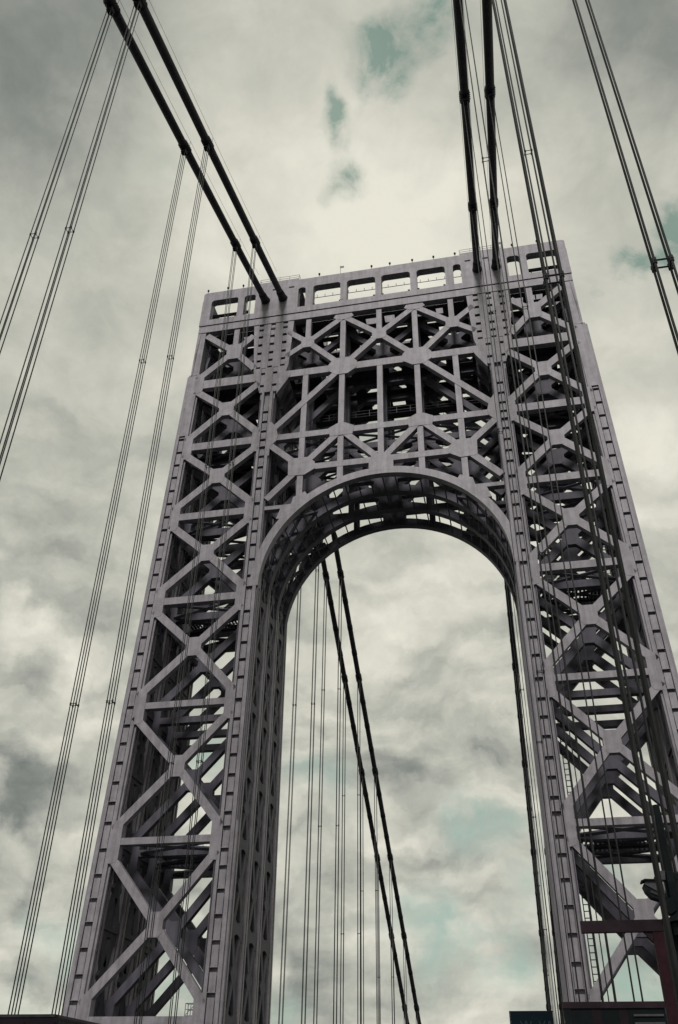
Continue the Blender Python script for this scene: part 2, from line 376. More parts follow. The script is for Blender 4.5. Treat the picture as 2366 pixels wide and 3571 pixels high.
# ---- wide cell block on top of the inner columns (88.4 .. 102.2)
def xl(a, za, b, zb, z): return a + (b - a) * (z - za) / (zb - za)
def blk_in(z): return xl(14.25, 88.4, 13.02, 92.6, z) if z < 92.6 else xl(13.02, 92.6, 12.6, 102.2, z)
def blk_out(z): return xl(16.9, 88.4, 18.0, 92.3, z) if z < 92.3 else xl(18.0, 92.3, 18.7, 102.2, z)
for i in range(4):
    for s in (-1, 1):
        mb = MB(); fn = FY(i)
        zs = [88.0, 90.0, 92.6, 97, 102.2]
        poly = [(s*blk_in(z), z) for z in zs] + [(s*blk_out(z), z) for z in zs[::-1]]
        mb.prism(poly, 0.4 if i == 0 else 0.0, 1.9, fn)
        b = obj('column_head', mb, 'steel', tower)
        if i: continue
        lips = [(12.60, 13.50, 12.6, 1), (14.22, 15.38, 0, 0), (16.08, 17.12, 0, 0), (17.84, 18.7, 0, 2)]
        for a, c, _, t in lips:
            if t == 1: p = [(blk_in(z), z) for z in (93.0, 97, 102.2)] + [(c, 102.2), (c+.05, 93.0)]
            elif t == 2: p = [(a, 102.2), (a-.1, 93.0)][::-1] + [(blk_out(z), z) for z in (102.2, 97, 93.0)]
            else: p = [(a, 93.0), (a, 102.2), (c, 102.2), (c, 93.0)]
            obj('flange_strip', MB().prism([(s*x, z) for x, z in p], 0.0, 0.398, fn), 'steel', b)
        rows = [102.2, 101.15, 99.6, 97.9, 96.15, 94.55, 93.2]
        for xa, xb in ((13.52, 14.2), (15.4, 16.06), (17.14, 17.82)):
            for zt, zb in zip(rows[:-1], rows[1:]):
                sl = 0.26 if zb > 93.5 else 0.2
                obj('cover_plate', MB().prism([(s*xa, zb+sl), (s*xa, zt-sl), (s*xb, zt-sl), (s*xb, zb+sl)], 0.05, 0.11, fn), 'steel', b)
        # lower wedge with two rows of slots
        rows2 = [93.0, 91.9, 89.6, 87.9]
        lo = [(s*(blk_in(93.0)), 92.99), (s*blk_in(88.2), 88.2), (s*14.5, 88.2), (s*14.5, 92.99)]
        obj('flange_strip', MB().prism(lo, 0, .398, fn), 'steel', b)
        lo = [(s*15.2, 92.99), (s*15.2, 88.2), (s*16.3, 88.2), (s*16.3, 92.99)]
        obj('flange_strip', MB().prism(lo, 0, .398, fn), 'steel', b)
        lo = [(s*16.9, 92.99), (s*16.9, 88.2), (s*blk_out(88.2), 88.2), (s*blk_out(92.3), 92.3), (s*blk_out(93), 92.99)]
        obj('flange_strip', MB().prism(lo, 0, .398, fn), 'steel', b)
        for xa, xb in ((14.52, 15.18), (16.32, 16.88)):
            for zt, zb in ((92.99, 92.1), (91.65, 89.7), (89.25, 88.2)):
                obj('cover_plate', MB().prism([(s*xa, zb), (s*xa, zt), (s*xb, zt), (s*xb, zb)], 0.05, 0.11, fn), 'steel', b)

# ---- bracing of the legs in every frame
def corner_plate(mb, x, z, dirx, h, w, fn, y0=-0.025, y1=T+0.02):
    """gusset on a column face at a strut: dirx = +1 plate grows towards +x"""
    p = [(x, z - h), (x + dirx*w*0.75, z - h + 0.12), (x + dirx*w, z - h + 0.5), (x + dirx*w, z + h - 0.5), (x + dirx*w*0.75, z + h - 0.12), (x, z + h)]
    mb.prism(p, y0, y1, fn); return mb
def xplate(mb, x, z, w, h, fn, y0=-0.03, y1=T+0.03):
    c = 0.30
    p = [(x-w/2+c, z-h/2), (x+w/2-c, z-h/2), (x+w/2, z-h/2+c*1.3), (x+w/2, z+h/2-c*1.3), (x+w/2-c, z+h/2), (x-w/2+c, z+h/2), (x-w/2, z+h/2-c*1.3), (x-w/2, z-h/2+c*1.3)]
    mb.prism(p, y0, y1, fn); return mb
for i in range(4):
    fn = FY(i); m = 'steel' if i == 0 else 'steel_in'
    for s in (-1, 1):
        xin = lambda z: 16.5 if z < 88 else blk_out(z) - 0.1
        xou = lambda z: xo(z) - 0.7
        tops = [102.2] + [q[0] for q in STR]
        for k, (zs_, th) in enumerate(STR[:7]):
            mb = MB().prism([(s*(xin(zs_)), zs_-th/2), (s*(xin(zs_)), zs_+th/2), (s*(xou(zs_)), zs_+th/2), (s*(xou(zs_)), zs_-th/2)], 0.02, T, fn)
            obj('strut', mb, m, tower)
            hh = 2.1 if k else 1.9
            zg = zs_ if k else zs_ + .3
            if i in (0,) or k >= 2:
                obj('gusset_plate', corner_plate(MB(), s*(xo(zg)-.72), zg, -s, hh, 1.0, fn), m, tower)
                if k: obj('gusset_plate', corner_plate(MB(), s*(XI+.72), zg, s, hh, 0.82, fn), m, tower)
        for k, zx in enumerate(XC):
            xc = 21.22 + 0.0068 * (ZT - zx); w = DW[k]
            zt, tht = (102.2, 0.4) if k == 0 else STR[k-1]
            zb, thb = STR[k]
            g = 1.15
            ti, to = (xin(zt-2), zt - 1.0 if k == 0 else zt - g), (xou(zt), zt - (0.6 if k == 0 else g))
            bi, bo = (xin(zb+1)-.1, zb + g), (xou(zb), zb + g)
            if k == 0: ti = (18.6, 100.2)
            if k == 0: bi = (18.0, 93.3)
            for (px, pz) in (ti, to, bi, bo):
                mb = MB(); bar(mb, s*px, pz, s*xc, zx, w, fn, 0.0, 0.70)
                obj('diagonal_brace', mb, m, tower)
            pw, ph = (2.35, 3.0) if k == 0 else (2.2 - 0.1*k, 2.5 - 0.05*k)
            obj('gusset_plate', xplate(MB(), s*xc, zx, pw, ph, fn, -0.03, 0.73), m, tower)
            if k == 0:
                obj('hanger_post', MB().prism([(s*xc-.4, 98.6), (s*xc+.4, 98.6), (s*xc+.4, 102.1), (s*xc-.4, 102.1)], 0.05, T-.05, fn), m, tower)

# ---- portal truss above the arch, in every frame
RA, RB, ZA = 14.70, 15.72, 56.75
def arch_rib(i):
    fn = FY(i); mb = MB(); n = 48
    sec = []
    for k in range(n + 1):
        a = math.pi * k / n
        for r in (RA, RB):
            for y in (0.0, T + 0.05):
                x, z = r * math.cos(a), ZA + r * math.sin(a)
                sec.append((x, fn(z) + y - 0.02, z))
    f = []
    for k in range(n):
        b, c = k*4, k*4 + 4
        f += [(b, b+2, c+2, c), (b+1, c+1, c+3, b+3), (b, c, c+1, b+1), (b+2, b+3, c+3, c+2)]
    mb.raw(sec, f)
    me = mb.mesh('arch_rib'); fixmesh(me)
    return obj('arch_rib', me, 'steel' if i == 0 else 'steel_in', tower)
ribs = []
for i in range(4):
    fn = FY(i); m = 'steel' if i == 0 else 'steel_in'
    ribs.append(arch_rib(i))
    def seg(name, pts, w, y0=0.0, y1=T-.02):
        (a, b), (c, d) = pts
        obj(name, bar(MB(), a, b, c, d, w, fn, y0, y1), m, tower)
    # chords
    for z, w, x1 in ((91.2, 1.25, 13.6), (79.5, 0.95, 14.6), (73.85, 0.92, 10.4)):
        obj('chord', MB().prism([(-x1, z-w/2), (x1, z-w/2), (x1, z+w/2), (-x1, z+w/2)], 0.03, T - .04, fn), m, tower)
    # verticals
    for x in (-10.38, -5.24, 0, 5.10, 10.30):
        full = abs(x) > 4 and abs(x) < 6
        for za, zb in (((91.2, 102.1) if full else (97.2, 102.1)), (79.5, 91.2), (73.9, 79.5)):
            obj('vertical_post', MB().prism([(x-.38, za), (x+.38, za), (x+.38, zb), (x-.38, zb)], 0.06, T - .07, fn), m, tower)
        if abs(x) > 1:
            zb = ZA + math.sqrt(15.3**2 - x*x)
            obj('vertical_post', MB().prism([(x-.38, zb), (x+.38, zb), (x+.38, 73.9), (x-.38, 73.9)], 0.06, T - .07, fn), m, tower)
    for s in (-1, 1):
        n5, n10 = 5.17*s, 10.34*s
        for pts in (((n5, 101.6), (0, 96.95)), ((0, 96.95), (n5, 91.4)), ((n5, 101.6), (n10, 97.2)), ((n10, 97.2), (n5, 91.4)),
                    ((s*13.4, 100.0), (n10, 97.2)), ((s*13.4, 94.9), (n10, 97.2)),
                    ((n5, 91.2), (n10, 85.55)), ((n10, 85.55), (s*14.5, 81.0)),
                    ((n5, 79.5), (n10, 74.0)), ((n5, 79.5), (0, 73.7)), ((n10, 74.0), (s*14.6, 78.2)), ((n10, 74.0), (s*14.6, 69.3))):
            seg('diagonal_brace', pts, 0.86)
        obj('strut', bar(MB(), s*11.4, 67.92, s*14.7, 67.92, .55, fn, 0.02, T-.03), m, tower)
        P = MB()
        P.prism([(n5+s*dx, 91.3+dz) for dx, dz in ((-2.0, -.5), (-.7, -1.5), (.9, -1.5), (2.0, -.6), (2.0, .6), (1.2, 1.7), (-1.2, 1.7), (-2.0, .7))][::s], -.03, T+.02, fn)
        obj('gusset_plate', P, m, tower)
        obj('gusset_plate', MB().prism([(n5+s*dx, 79.5+dz) for dx, dz in ((-1.5, -.9), (1.5, -.9), (1.7, .5), (.5, 1.2), (-.5, 1.2), (-1.7, .5))][::s], -.03, T+.02, fn), m, tower)
        obj('gusset_plate', MB().prism([(n10+s*dx, 74.0+dz) for dx, dz in ((-1.9, -.5), (-.5, -1.4), (1.6, -1.3), (1.7, 1.0), (.9, 1.5), (-.7, 1.5), (-1.8, .6))][::s], -.03, T+.02, fn), m, tower)
        obj('gusset_plate', xplate(MB(), n10, 97.2, 1.9, 2.1, fn), m, tower)
        obj('gusset_plate', MB().prism([(n5+s*dx, z) for dx, z in ((-1.5, 101.5), (-1.2, 102.1), (1.2, 102.1), (1.5, 101.5), (.7, 101.0), (-.7, 101.0))][::s], -.03, T+.02, fn), m, tower)
        obj('gusset_plate', MB().prism([(s*x, z) for x, z in ((13.1, 89.9), (12.6, 91.0), (12.6, 91.8), (13.4, 91.8), (14.4, 89.2), (14.4, 87.6))][::s], -.03, T, fn), m, tower)
        obj('gusset_plate', MB().prism([(s*x, z) for x, z in ((14.7, 78.0), (13.9, 78.9), (13.7, 79.8), (14.0, 81.2), (14.7, 82.4), (15.1, 82.4), (15.1, 76.5), (14.7, 76.5))][::s], -.03, T, fn), m, tower)
        obj('gusset_plate', MB().prism([(s*x, z) for x, z in ((9.3, 69.4), (9.6, 69.9), (11.1, 69.2), (11.3, 68.2), (12.6, 67.7), (13.1, 66.1), (12.0, 66.0), (10.4, 67.6))][::s], -.03, T, fn), m, tower)
    obj('gusset_plate', xplate(MB(), 0, 96.95, 2.0, 2.1, fn), m, tower)
    obj('gusset_plate', MB().prism([(-1.55, 71.9), (-1.55, 74.0), (-1.0, 74.6), (1.0, 74.6), (1.55, 74.0), (1.55, 71.9)], -.03, T+.02, fn), m, tower)

# ---- braces in the bays between the frames (the side walls of the legs)
def yzprism(mb, x0, x1, poly):
    n = len(poly); v = [(x0, y, z) for y, z in poly] + [(x1, y, z) for y, z in poly]
    f = [tuple(range(n)), tuple(range(n, 2*n))[::-1]] + [(k, k + n, (k + 1) % n + n, (k + 1) % n) for k in range(n)]
    mb.raw(v, f)
for s in (-1, 1):
    for w in (0, 1):
        lv = [102.0] + [q[0] for q in STR]
        for a, b in zip(lv[:-1], lv[1:]):
            hs = [(a, (a+b)/2), ((a+b)/2, b)]
            for i in range(3):
                f0, f1 = FY(i), FY(i+1)
                mb = MB()
                Y = lambda u, z: (f0(z) + 1.50) * (1 - u) + (f1(z) + 0.02) * u
                xs = ((XI - 0.92, XI - 0.66), (XI + 0.60, XI + 0.85)) if w == 0 else (None,)
                for xr in xs:
                    for zt, zb in hs:
                        cx = xo((zt+zb)/2)
                        x0, x1 = (s*xr[0], s*xr[1]) if xr else (s*(cx-.85), s*(cx-.55))
                        zm, h = (zt+zb)/2, zt - zb
                        hw = 0.20 if w == 0 else 0.32
                        for ua, ub in ((0, 1), (1, 0)):
                            yzprism(mb, x0, x1, [(Y(max(ua-hw, 0) if ua else 0, zt), zt), (Y(min(ua+hw, 1) if not ua else 1, zt), zt), (Y(min(ub+hw, 1) if not ub else 1, zb), zb), (Y(max(ub-hw, 0) if ub else 0, zb), zb)])
                        for u0, u1 in ((0, 1),):
                            gz = 0.09 * h
                            yzprism(mb, x0 - .02*s, x1 + .02*s, [(Y(0, zt), zt), (Y(1, zt), zt), (Y(.96, zt-gz*1.5), zt-gz*1.5), (Y(.6, zt-gz*.7), zt-gz*.7), (Y(.4, zt-gz*.7), zt-gz*.7), (Y(.04, zt-gz*1.5), zt-gz*1.5)])
                            yzprism(mb, x0 - .02*s, x1 + .02*s, [(Y(0, zb), zb), (Y(1, zb), zb), (Y(.96, zb+gz*1.5), zb+gz*1.5), (Y(.6, zb+gz*.7), zb+gz*.7), (Y(.4, zb+gz*.7), zb+gz*.7), (Y(.04, zb+gz*1.5), zb+gz*1.5)][::-1])
                            yzprism(mb, x0 - .02*s, x1 + .02*s, [(Y(.2, zm), zm), (Y(.38, zm+gz*1.2), zm+gz*1.2), (Y(.62, zm+gz*1.2), zm+gz*1.2), (Y(.8, zm), zm), (Y(.62, zm-gz*1.2), zm-gz*1.2), (Y(.38, zm-gz*1.2), zm-gz*1.2)])
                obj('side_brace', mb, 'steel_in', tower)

# ---- level plates and lateral ties between the frames
def tile_floor(x0, x1, z, seed, skip, nx=8, edge_in=1.0):
    rnd = random.Random(seed); n = nx
    for i in range(3):
        ya, yb = FY(i)(z) + T, FY(i+1)(z) + 0.05
        for k in range(n):
            xa, xb = x0 + (x1-x0)*k/n, x0 + (x1-x0)*(k+1)/n
            if rnd.random() < skip:
                # plate with a drainage opening: four strips round a hole
                a, b = xa + (xb-xa)*rnd.uniform(.12, .35), xa + (xb-xa)*rnd.uniform(.6, .9)
                c, d = ya + (yb-ya)*rnd.uniform(.2, .4), ya + (yb-ya)*rnd.uniform(.6, .8)
                mb = MB().box(xa, a, ya, yb, z, z+.12).box(b, xb, ya, yb, z, z+.12).box(a, b, ya, c, z, z+.12).box(a, b, d, yb, z, z+.12)
            else:
                mb = MB().box(xa, xb, ya, yb, z, z+.12)
            mb.box(xa-.06, xa+.06, ya, yb, z-.35, z-.002)
            obj('deck_plate', mb, 'floor', tower)
tile_floor(-12.6, 12.6, 102.1, 1, 0.34, 10)
tile_floor(-26.0, -18.8, 102.1, 2, 0.30, 3); tile_floor(18.8, 26.0, 102.1, 3, 0.3, 3)
tile_floor(-13.0, 13.0, 91.5, 4, 0.9, 8)
tile_floor(-26.0, -18.0, 91.6, 5, 0.45, 3); tile_floor(18.0, 26.0, 91.6, 6, 0.45, 3)
tile_floor(-26.2, -17.0, 79.9, 7, 0.75, 3); tile_floor(17.0, 26.2, 79.9, 8, 0.75, 3)
for z in (79.5, 67.95, 55.67, 28.26):
    for i in range(3):
        ya, yb = FY(i)(z) + T, FY(i+1)(z)
        spans = [(-26.3, -16.9), (16.9, 26.3)] + ([(-13.8, -5.2), (-5.2, 5.2), (5.2, 13.8)] if z > 79 else [])
        for xa, xb in spans:
            for q in (0, 1):
                A = (xa, ya if q else yb, z); B = (xb, yb if q else ya, z)
                obj('lateral_tie', MB().tube([A, B], 0.22, 4), 'steel_in', tower)
# landings with stair clutter inside the legs at two levels
for z, dz in ((28.6, 0), (56.0, 0)):
    for s in (-1, 1):
        ya, yb = FY(1)(z) + T, FY(2)(z)
        mb = MB(); x = 17.2
        while x < 25.6:
            mb.box(min(s*x, s*(x+.22)), max(s*x, s*(x+.22)), ya, yb, z, z + .06); x += 0.42
        for y in (ya + .1, yb - .1):
            mb.box(min(s*17, s*26), max(s*17, s*26), y-.09, y+.09, z - .32, z - .002)
        pl = obj('landing', mb, 'floor', tower)
        rl = MB()
        for y in (ya, yb):
            for h in (.55, 1.1): rl.tube([(s*17, y, z+h), (s*26, y, z+h)], .035, 6)
            for q in range(10): rl.tube([(s*(17+q), y, z), (s*(17+q), y, z+1.1)], .035, 6)
        obj('railing', rl, 'rail', pl)
# catwalks with railings inside the portal truss
for z, x0, x1, fr in ((85.6, -9.8, 13.0, 1), (81.2, -9.8, 9.8, 2), (87.3, 4.0, 13.4, 2), (95.0, -12.2, 12.2, 2)):
    y = FY(fr)(z) + T + .2
    mb = MB().box(x0, x1, y, y + 1.2, z, z + .1)
    cw = obj('catwalk', mb, 'floor', tower)
    rl = MB()
    for h in (.5, 1.05): rl.tube([(x0, y, z+h), (x1, y, z+h)], .035, 6)
    x = x0
    while x <= x1: rl.tube([(x, y, z), (x, y, z+1.05)], .035, 6); x += 1.9
    obj('railing', rl, 'steel', cw)
# ladder on the rear frame of each leg, laced strip beside it
for s in (-1, 1):
    fn = FY(3); mb = MB()
    for x in (17.75, 18.35): mb.tube([(s*x, fn(12)-.2, 12), (s*x, fn(50)-.2, 50)], .06, 6)
    z = 12.2
    while z < 50: mb.tube([(s*17.75, fn(z)-.2, z), (s*18.35, fn(z)-.2, z)], .05, 6); z += .62
    obj('ladder', mb, 'steel_in', tower)

rnd = random.Random(11)
for s in (-1, 1):
    fn = FY(0)
    for xx, z0, z1 in ((XI + .93, 14, 87), (XI - .98, 30, 87)):
        pts = [(s*xx, fn(z) + .20, z) for z in (z0, (z0+z1)/2, z1)]
        obj('conduit', MB().tube(pts, .06, 6), 'steel_in', tower)
# ---- arch soffit: rods between the ribs and cross bracing
for k in range(29):
    a = R_(4 + 172 * k / 28)
    x, z = 14.86 * math.cos(a), ZA + 14.86 * math.sin(a)
    obj('soffit_rod', MB().tube([(x, FY(0)(z) + T, z), (x, FY(3)(z) + .05, z)], 0.085, 6), 'steel_in', ribs[0])
for i in range(3):
    f0, f1 = FY(i), FY(i+1)
    for k in (0, 1, 2, 7, 8, 9):
        a0, a1 = R_(2 + 17.6*k), R_(2 + 17.6*(k+1))
        for q in (0, 1):
            pa, pb = (a0, a1) if q else (a1, a0)
            A = (15.5*math.cos(pa), 0, ZA + 15.5*math.sin(pa)); B = (15.5*math.cos(pb), 0, ZA + 15.5*math.sin(pb))
            A = (A[0], f0(A[2]) + T - .05, A[2]); B = (B[0], f1(B[2]) + .05, B[2])
            obj('soffit_brace', MB().tube([A, B], 0.24, 4), 'steel_in', ribs[i])

# ---- belt with windows along the top
ZB0, ZL, ZW0, ZW1 = 102.0, 103.87, 105.05, 109.45
wins = [(.45, 4.76), (5.74, 9.92), (11.1, 12.25), (18.95, 20.72), (21.72, 26.0)]
for i in (0, 3):
    fn = FY(i); fo = (-.12, 1.0) if i == 0 else (-.05, .98)
    mid = [(-27.46, ZB0 + .4), (27.46, ZB0 + .4), (27.45, ZL), (-27.45, ZL)]
    obj('belt_chord', MB().prism(mid, 0.0, 1.0, fn), 'steel', tower)
    obj('belt_band', MB().prism([(-27.5, ZL + .002), (27.5, ZL + .002), (27.5, ZW0), (-27.5, ZW0)], fo[0], fo[1], fn), 'steel', tower)
    obj('belt_band', MB().prism([(-27.42, ZW1), (27.42, ZW1), (27.42, ZT - .25), (27.1, ZT), (-27.1, ZT), (-27.42, ZT - .25)], fo[0], fo[1], fn), 'steel', tower)
    # dark strip painting in the shade line below the projecting upper band
    obj('ledge_shade_strip', MB().prism([(-27.44, ZL - .12), (27.44, ZL - .12), (27.44, ZL - .01), (-27.44, ZL - .01)], -.02, -.001, fn), 'floor', tower)
    for s in (-1, 1):
        xs = [0.0] if s == 1 else []
        sols = [(4.76, 5.74), (9.92, 11.1), (12.25, 18.95), (20.72, 21.72), (26.0, 27.48)]
        if i == 3: sols = [(4.76, 5.74), (9.92, 11.1), (12.25, 14.1), (17.8, 18.95), (20.72, 21.72), (26.0, 27.48)]
        for a, b in sols:
            obj('mullion' if b - a < 2 else 'saddle_housing', MB().prism([(s*a, ZW0), (s*b, ZW0), (s*b, ZW1), (s*a, ZW1)], fo[0], fo[1], fn), 'steel', tower)
        # rounded upper corners and thin reveals
        for a, b in wins:
            for q, d in ((a, 1), (b, -1)):
                r = 0.5; pts = [(s*q, ZW1)] + [(s*(q + d*(r - r*math.sin(t))), ZW1 - (r - r*math.cos(t))) for t in [R_(15*j) for j in range(7)]]
                obj('corner_web', MB().prism(pts, fo[0] + .004, fo[1] - .004, fn), 'steel', tower)
    obj('mullion', MB().prism([(-.45, ZW0), (.45, ZW0), (.45, ZW1), (-.45, ZW1)], fo[0], fo[1], fn), 'steel', tower)
# raised roof over the saddles, side walls and roof edge rails
for s in (-1, 1):
    x0, x1 = 12.3, 18.5
    fn = FY(0)
    mb = MB().prism([(s*x0, ZT + .002), (s*x1, ZT + .002), (s*x1, ZT + .42), (s*x0, ZT + .42)], -.1, D + .1, fn)
    obj('saddle_roof', mb, 'steel', tower)
    rl = MB()
    for y in (0.1, D - .1):
        for h in (.95, 1.4): rl.tube([(s*x0, y, ZT+h), (s*x1, y, ZT+h)], .03, 6)
        for q in range(5): rl.tube([(s*(x0+q*1.55), y, ZT+.4), (s*(x0+q*1.55), y, ZT+1.4)], .03, 6)
    for xx in (x0, x1):
        rl.tube([(s*xx, 0.1, ZT+1.4), (s*xx, D-.1, ZT+1.4)], .03, 6)
    obj('railing', rl, 'rail', tower)
    obj('end_wall', MB().prism([(s*26.5, ZB0+.45), (s*27.3, ZB0+.45), (s*27.3, ZW0), (s*26.5, ZW0)], 1.0, D - .05, None), 'steel_in', tower)
    obj('end_wall', MB().prism([(s*26.7, ZW1), (s*27.3, ZW1), (s*27.3, ZT-.1), (s*26.7, ZT-.1)], 1.0, D - .05, None), 'steel_in', tower)
    # walkway bar and posts seen in the end window
    mb = MB().box(min(s*21.0, s*26.6), max(s*21.0, s*26.6), 2.6, 2.9, 108.9, 109.35)
    for xx in (22.4, 24.3, 26.1): mb.box(s*xx-.08, s*xx+.08, 2.62, 2.88, 103, 108.9)
    obj('walkway_beam', mb, 'floor', tower)
    # vent slots beside the cables
    for xx in (13.35, 15.93):
        obj('vent', MB().box(s*xx-.42, s*xx+.42, FY(0)(109.9)-.15, FY(0)(109.9)-.06, 109.72, 110.02), 'floor', tower)
# inner rails of the roof walk, seen through the windows
for y in (1.75,):
    for xa, xb in ((-12.2, 12.2),):
        rl = MB()
        for h in (108.9,): rl.tube([(xa, y, h), (xb, y, h)], .05, 6)
        x = xa
        while x <= xb + .01: rl.tube([(x, y, 108.9), (x, y, 109.5)], .04, 6); x += 1.22
        obj('railing', rl, 'rail', tower)
# beacons on the roof edge, each a small fitting on a stalk
xs = [-26.9, -23.7, -21.2, -9.1, -1.0, 1.8, 5.2, 8.4, 11.6, 20.0, 23.6]
for x in xs:
    b = obj('roof_beacon', MB().tube([(x, -.05, ZT-.02), (x, -.05, ZT+.42)], .04, 6).tube([(x, -.05, ZT+.42), (x, -.05, ZT+.55), (x, -.05, ZT+.75), (x, -.05, ZT+.85)], [.1, .16, .16, .06], 8), 'floor', tower)
for x in (-5.8, -6.0 + 24.2):
    obj('antenna', MB().tube([(x, .1, ZT), (x-.1, .1, ZT+2.0)], .035, 6).box(x-.1, x+.5, .08, .13, ZT+1.5, ZT+1.9), 'rail', tower)
for xx in (-9.75, -5.4, -5.75, -.35 - .3, .6, 4.5, 5.9, 9.7, -21.9, 25.8):
    obj('floodlight', MB().box(xx-.16, xx+.16, -.3, -.13, ZW0 - .05, ZW0+.28).box(xx-.05, xx+.05, -.15, -.12, ZW0-.2, ZW0-.05), 'floor', tower)
# inspection cage on the bottom strut of the left leg
cg = MB(); z0 = 13.25
for x in (-18.05, -17.55, -17.1):
    for y in (-2.6, -1.9): cg.tube([(x, y, z0), (x, y, z0+.95)], .035, 6)
for h in (0, .48, .95):
    for y in (-2.6, -1.9): cg.tube([(-18.05, y, z0+h), (-17.1, y, z0+h)], .035, 6)
for x in (-18.05, -17.1): cg.tube([(x, -2.6, z0+.95), (x, -1.9, z0+.95)], .035, 6); cg.tube([(x, -2.6, z0), (x, -2.6, z0+.95)], .03, 6)
cg.tube([(-18.05, -2.6, z0), (-17.1, -2.6, z0+.95)], .03, 6)
obj('inspection_cage', cg, 'rail', tower)

# ------------------------------------------------------------------ main cables and suspenders
ZS, CA, CB = 107.6, 0.33903, 0.00036
def zfront(y): d = -y; return ZS - CA*d + CB*d*d
def zback(y): return 87.7 - 0.652 * (y - 43.5)
CX = [-17.287, -14.577, 14.577, 17.287]
CL = ['leftmost main cable, dark and wrapped, running down from the tower top at the left',
      'second main cable from the left, dark and wrapped, just inside the leftmost one',
      'third main cable from the left, passing almost straight overhead inside the rightmost one',
      'rightmost main cable, dark and wrapped, passing almost straight overhead at the right']
D1, SPC = 14.57, 18.29
FR = [-(D1 + SPC*k) for k in range(0, 12)]
BK = [27.6 + 18.3*k for k in range(0, 7)]
for ci, x in enumerate(CX):
    ce = empty('main_cable', (x, 0, ZR), CL[ci], 'cable', 'main suspension cables of the bridge')
    pts = []
    y = -300.0
    while y < -0.01: pts.append((x, y, zfront(y))); y += 6.0
    pts.append((x, -0.1, ZS))
    pts += [(x, 1.5, 108.3), (x, 5.0, 109.6), (x, 8.8, 109.9), (x, 10.4, zback(10.4)-.1)]
    y = 16.0
    while y < 171: pts.append((x, y, zback(y))); y += 6.0
    obj('cable', MB().tube(pts, 0.46, 16), 'cable', ce, smooth=True)
    # sleeve where the cable enters the tower
    t = Vector((0, -1, -CA)).normalized(); P0 = Vector((x, -0.1, ZS - .05))
    obj('cable_sleeve', MB().tube([P0 + t*2.3, P0 + t*2.0, P0 + t*.9, P0], [.48, .56, .60, .74], 16), 'band', ce)
    for yy in FR + BK:
        back = yy > 0
        zz = zback(yy) if back else zfront(yy)
        sl = -0.652 if back else (CA - 2*CB*(-yy))
        t = Vector((0, 1, sl)).normalized(); c = Vector((x, yy, zz))
        mb = MB().tube([c - t*.75, c - t*.70, c + t*.70, c + t*.75], [.48, .56, .56, .48], 16)
        for q in (-.45, -.15, .15, .45):
            mb.tube([c + t*q + Vector((-.62, 0, 0)), c + t*q + Vector((.62, 0, 0))], .05, 6)
        b = obj('cable_band', mb, 'band', ce)
        # lug below the band
        obj('lug', MB().prism([(x-.27, zz-.45), (x+.27, zz-.45), (x+.27, zz-1.15), (x-.27, zz-1.15)][::-1], yy-.27, yy+.27), 'band', b)
    # thinner seizing bands between the clamps
    for yy in [a + SPC*f for a in FR for f in ((.25, .5, .75) if False else (.5,))] + [18.3*k + 27.6 + 18.3*f for k in range(-1, 7) for f in (.25, .5, .75)]:
        back = yy > 0
        if -6 < yy < 12: continue
        zz = zback(yy) if back else zfront(yy)
        sl = -0.652 if back else (CA + 2*CB*yy)
        t = Vector((0, 1, sl)).normalized(); c = Vector((x, yy, zz))
        if back: obj('seizing', MB().tube([c - t*.5, c - t*.4, c + t*.4, c + t*.5], [.46, .505, .505, .46], 12), 'band', ce)
    # hand ropes on posts above the cable
    for q in (-.55, .55):
        hp = [(a, b, c + 1.05) for a, b, c in pts if b < -.5]
        obj('hand_rope', MB().tube([(a + q, b, c) for a, b, c in hp], .016, 5), 'rope', ce)
    po = MB()
    for yy in FR:
        for q in (-.55, .55): po.tube([(x+q, yy, zfront(yy)), (x+q, yy, zfront(yy)+1.1)], .02, 5)
    obj('hand_rope_posts', po, 'rope', ce)
side = ['leftmost main cable', 'second main cable from the left', 'third main cable from the left', 'rightmost main cable']
side2 = ['leftmost cable', 'second cable from left', 'third cable from left', 'rightmost cable']
ordn = ['first', 'second', 'third', 'fourth', 'fifth', 'sixth', 'seventh']
def suspender(x, y, ztop, label, group, zsp):
    e = empty('suspender', (x, y, ZR), label, 'suspender ropes', group)
    for a in (-.205, .205):
        for b in ((-.19, .19) if x < 0 else (-.13, .13)):
            obj('rope', MB().tube([(x+a, y+b, ZR-.4), (x+a, y+b, ztop-1.1)], .039 if x < 0 else .034, 8), 'rope', e, smooth=True)
    for z in zsp:
        if z > ztop - 4: continue
        mb = MB(); dy = .19 if x < 0 else .13
        for a in (-.205, .205):
            for b in (-dy, dy): mb.tube([(x+a, y+b, z-.10), (x+a, y+b, z+.10)], .06, 8)
        for q in (-1, 1):
            mb.tube([(x-.27, y+q*dy, z+.02), (x+.27, y+q*dy, z+.02)], .026, 6); mb.tube([(x+q*.205, y-dy-.08, z-.02), (x+q*.205, y+dy+.08, z-.02)], .026, 6)
        obj('spreader', mb, 'band', e)
    return e
SPR = [(31.5, 64.6), (29.5, 62.8), (27.0, 57.3), (24.1, 52.0)]
for ci, x in enumerate(CX):
    for k in range(4):
        if ci < 2 and k > 2: continue
        y = FR[k]
        suspender(x, y, zfront(y), '%s near set of four ropes counted from the tower, under the %s' % (ordn[k], side2[ci]),
                  'suspenders on the near side of the tower', SPR[k])
    for k in range(7):
        y = BK[k]
        if zback(y) - 4 < ZR: continue
        suspender(x, y, zback(y), '%s thin rope set beyond the tower, under the %s' % (ordn[k], side2[ci]),
                  'suspenders beyond the tower', (zback(y) - 22, zback(y) - 44))
